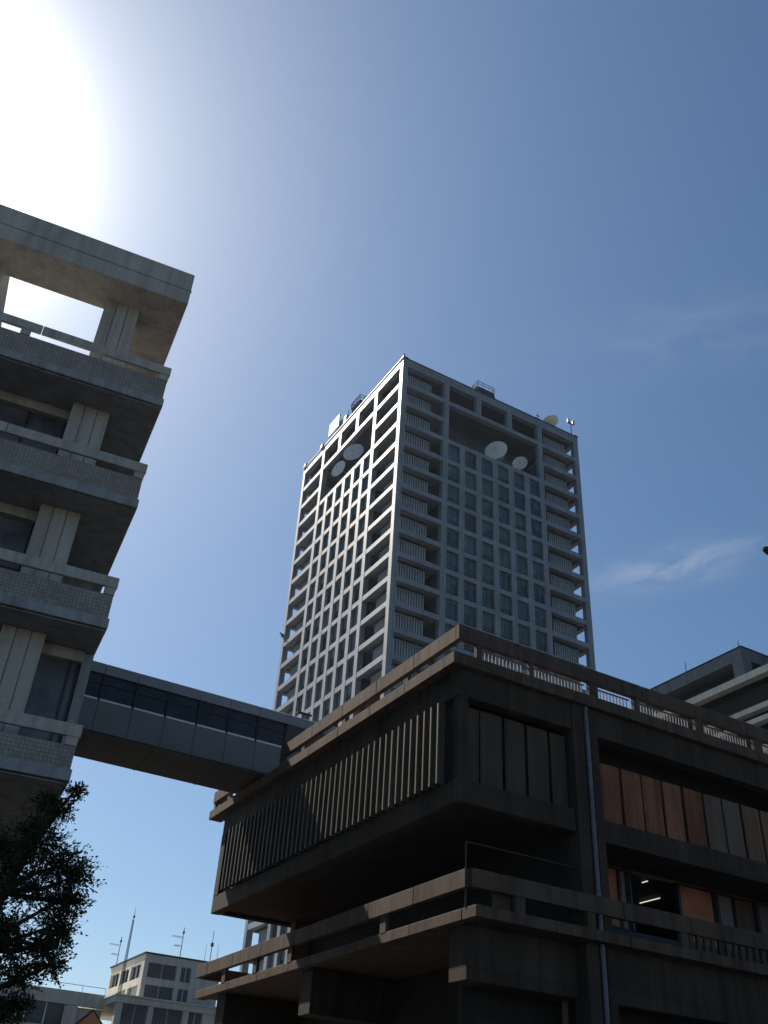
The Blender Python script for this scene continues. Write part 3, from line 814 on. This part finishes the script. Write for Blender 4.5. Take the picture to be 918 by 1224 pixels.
def leaf(p,d,s):
    d=d.normalized(); u=Vector((random.uniform(-1,1),random.uniform(-1,1),random.uniform(-1,1)))
    w=d.cross(u); 
    if w.length<1e-3: return
    w.normalize(); n=len(verts)
    verts.extend([tuple(p),tuple(p+d*s*.45+w*s*.24),tuple(p+d*s),tuple(p+d*s*.45-w*s*.24)])
    faces.append((n,n+1,n+2,n+3))
def rv(): 
    while True:
        v=Vector((random.uniform(-1,1),random.uniform(-1,1),random.uniform(-1,1)))
        if .05<v.length<1: return v
for (x,y,z,r) in clumps:
    x-=.20; z-=.04; r*=.93
    c=Vector((x,y,z)); f=min(forks,key=lambda q:(q-c).length+ (1.0 if q.z>z else 0)*.6)
    mid=(f+c)/2+rv()*.18
    limb([f,mid,c],.05,.018)
    nt=int(118*r/.5)
    for _ in range(nt):
        d=rv().normalized(); d.z=d.z*.75+.12
        L=r*random.uniform(.55,1.22); s0=c+rv()*r*.35; e=s0+d*L*.9+Vector((0,0,-.05))
        if random.random()<.3: bk.tube(s0,e,.007,.003,3,False)
        k=int(9+L*11)
        for q in range(k):
            tt=(q+random.random())/k
            if tt<.15: continue
            p=s0.lerp(e,tt)+rv()*.035
            leaf(p,(d+rv()*1.0),random.uniform(.042,.082))
# a bare twig with a few leaves in the open gap
limb([Vector((2.0,17,3.0)),Vector((2.25,16.6,3.7)),Vector((2.5,16.6,4.2)),Vector((2.8,16.7,4.5))],.035,.012)
bk.build('trunk',M['bark'],tr)
me=bpy.data.meshes.new('crown'); me.from_pydata(verts,[],faces); me.materials.append(M['leaf']); me.update()
o=bpy.data.objects.new('crown',me); COL.objects.link(o); attach(o,tr)

# ------------------------------------------------------------------ hazy air
hz=MB().box(-1510,1510,-1510,1510,-1,122).build('haze',None)
hz.data.materials.clear()
hm=bpy.data.materials.new('hazy_air'); hm.use_nodes=True; hn=hm.node_tree
for n_ in list(hn.nodes):
    if n_.type=='BSDF_PRINCIPLED': hn.nodes.remove(n_)
pv=hn.nodes.new('ShaderNodeVolumePrincipled'); pv.inputs['Color'].default_value=(.62,.80,1,1); pv.inputs['Density'].default_value=HAZE; pv.inputs['Anisotropy'].default_value=.35
hn.links.new(pv.outputs[0],hn.nodes['Material Output'].inputs['Volume'])
hz.data.materials.append(hm); tag(hz,kind='stuff')

# ------------------------------------------------------------------ sky, sun, camera
w=bpy.data.worlds.new('World'); scn.world=w; w.use_nodes=True; nt=w.node_tree; N=nt.nodes; L=nt.links
bg=N['Background']
sky=N.new('ShaderNodeTexSky'); sky.sky_type='NISHITA'; sky.sun_disc=False
sky.sun_elevation=SUN_EL; sky.sun_rotation=SUN_AZ
sky.altitude=20; sky.air_density=1.0; sky.dust_density=.8; sky.ozone_density=1.6
tc=N.new('ShaderNodeTexCoord'); gen=tc.outputs['Generated']
def math_(op,a,b=None,clamp=False):
    m=N.new('ShaderNodeMath'); m.operation=op; m.use_clamp=clamp
    for i,v in enumerate((a,b)):
        if v is None: continue
        if isinstance(v,(int,float)): m.inputs[i].default_value=v
        else: L.new(v,m.inputs[i])
    return m.outputs[0]
def vdot(vec):
    v=N.new('ShaderNodeVectorMath'); v.operation='DOT_PRODUCT'; L.new(gen,v.inputs[0]); v.inputs[1].default_value=vec; return v.outputs['Value']
# aureole of the sun in hazy air: two lobes round the sun's direction
GA,GB,GC,GD=400.,34.,1.3,.75
ds=math_('MAXIMUM',vdot(tuple(SUN)),0.)
glow=math_('ADD',math_('ADD',math_('MULTIPLY',math_('POWER',ds,900.),GA),math_('MULTIPLY',math_('POWER',ds,170.),GB)),math_('MULTIPLY',math_('POWER',ds,18.),GC))
gc=N.new('ShaderNodeMix'); gc.data_type='RGBA'; gc.blend_type='ADD'; gc.inputs[0].default_value=1
gcol=N.new('ShaderNodeVectorMath'); gcol.operation='SCALE'; gcol.inputs[0].default_value=(1.0,.99,.97); L.new(glow,gcol.inputs['Scale'])
wide=N.new('ShaderNodeVectorMath'); wide.operation='SCALE'; wide.inputs[0].default_value=(.62,.92,1.3); L.new(math_('MULTIPLY',math_('POWER',ds,3.),GD),wide.inputs['Scale'])
wa=N.new('ShaderNodeVectorMath'); wa.operation='ADD'; L.new(wide.outputs[0],wa.inputs[0]); hs=N.new('ShaderNodeHueSaturation'); hs.inputs['Saturation'].default_value=1.17; L.new(sky.outputs[0],hs.inputs['Color']); tn=N.new('ShaderNodeVectorMath'); tn.operation='MULTIPLY'; tn.inputs[1].default_value=(.95,1.025,1.04); L.new(hs.outputs[0],tn.inputs[0]); L.new(tn.outputs[0],wa.inputs[1])
L.new(wa.outputs[0],gc.inputs[6]); L.new(gcol.outputs[0],gc.inputs[7])
col=gc.outputs[2]
# two thin wisps of cirrus
def wisp(c,along,half,wid,strength,scale,seed):
    c=Vector(c).normalized(); a=Vector(along); a=(a-c*a.dot(c)).normalized(); n=c.cross(a).normalized()
    u=math_('DIVIDE',vdot(tuple(a)),half); v=math_('DIVIDE',vdot(tuple(n)),wid)
    r2=math_('ADD',math_('MULTIPLY',u,u),math_('MULTIPLY',v,v))
    front=math_('GREATER_THAN',vdot(tuple(c)),.3)
    mask=math_('MULTIPLY',math_('POWER',2.71828,math_('MULTIPLY',r2,-1.)),front)
    cb=N.new('ShaderNodeCombineXYZ'); L.new(math_('MULTIPLY',vdot(tuple(a)),scale*.45),cb.inputs[0]); L.new(math_('MULTIPLY',vdot(tuple(n)),scale),cb.inputs[1]); cb.inputs[2].default_value=seed
    nz=N.new('ShaderNodeTexNoise'); nz.inputs['Scale'].default_value=1; nz.inputs['Detail'].default_value=7; nz.inputs['Roughness'].default_value=.62; nz.inputs['Distortion'].default_value=.6
    L.new(cb.outputs[0],nz.inputs['Vector'])
    mr=N.new('ShaderNodeMapRange'); mr.inputs['From Min'].default_value=.25; mr.inputs['From Max'].default_value=.78; mr.interpolation_type='SMOOTHSTEP'; L.new(nz.outputs['Fac'],mr.inputs['Value'])
    return math_('MULTIPLY',math_('MULTIPLY',mask,mr.outputs[0]),strength)
c1=wisp((.6397,.5637,.5226),Vector((.6799,.5086,.5283))-Vector((.5916,.6209,.5143)),.085,.018,.5,40,1.3)
c2=wisp((.568,.435,.699),Vector((.5895,.4059,.6984))-Vector((.5267,.4751,.7049)),.12,.03,.15,32,5.1)
cl=math_('ADD',c1,c2,True)
mx=N.new('ShaderNodeMix'); mx.data_type='RGBA'; L.new(cl,mx.inputs[0]); L.new(col,mx.inputs[6]); mx.inputs[7].default_value=(5.6,6.2,7.0,1)
L.new(mx.outputs[2],bg.inputs['Color'])
bg.inputs['Strength'].default_value=.05
su=bpy.data.lights.new('sun','SUN'); su.energy=5.0; su.angle=R(.5); su.color=(1,.91,.78)
so=bpy.data.objects.new('sun',su); COL.objects.link(so)
so.rotation_euler=(-SUN).to_track_quat('-Z','Y').to_euler(); so.location=(0,0,60)

cam=bpy.data.cameras.new('camera'); co=bpy.data.objects.new('camera',cam); COL.objects.link(co); scn.camera=co
pitch,roll,yaw=R(35.1307),R(3.7913),R(28.3913)
fw=Vector((math.sin(yaw)*math.cos(pitch),math.cos(yaw)*math.cos(pitch),math.sin(pitch)))
r=Vector((math.cos(yaw),-math.sin(yaw),0)); u=r.cross(fw)
r2=r*math.cos(roll)+u*math.sin(roll); u2=u*math.cos(roll)-r*math.sin(roll)
co.matrix_world=Matrix(((r2.x,u2.x,-fw.x,0),(r2.y,u2.y,-fw.y,0),(r2.z,u2.z,-fw.z,1.6),(0,0,0,1)))
cam.sensor_fit='VERTICAL'; cam.sensor_height=36; cam.sensor_width=27; cam.lens=1148.44/1224*36
cam.clip_start=.1; cam.clip_end=4000
vs=scn.view_settings; vs.view_transform='Standard'; vs.look='None'; vs.gamma=1; vs.use_curve_mapping=False
vs.exposure=0.88
scn.render.resolution_x=768; scn.render.resolution_y=1024
scn.cycles.max_bounces=8; scn.cycles.diffuse_bounces=4
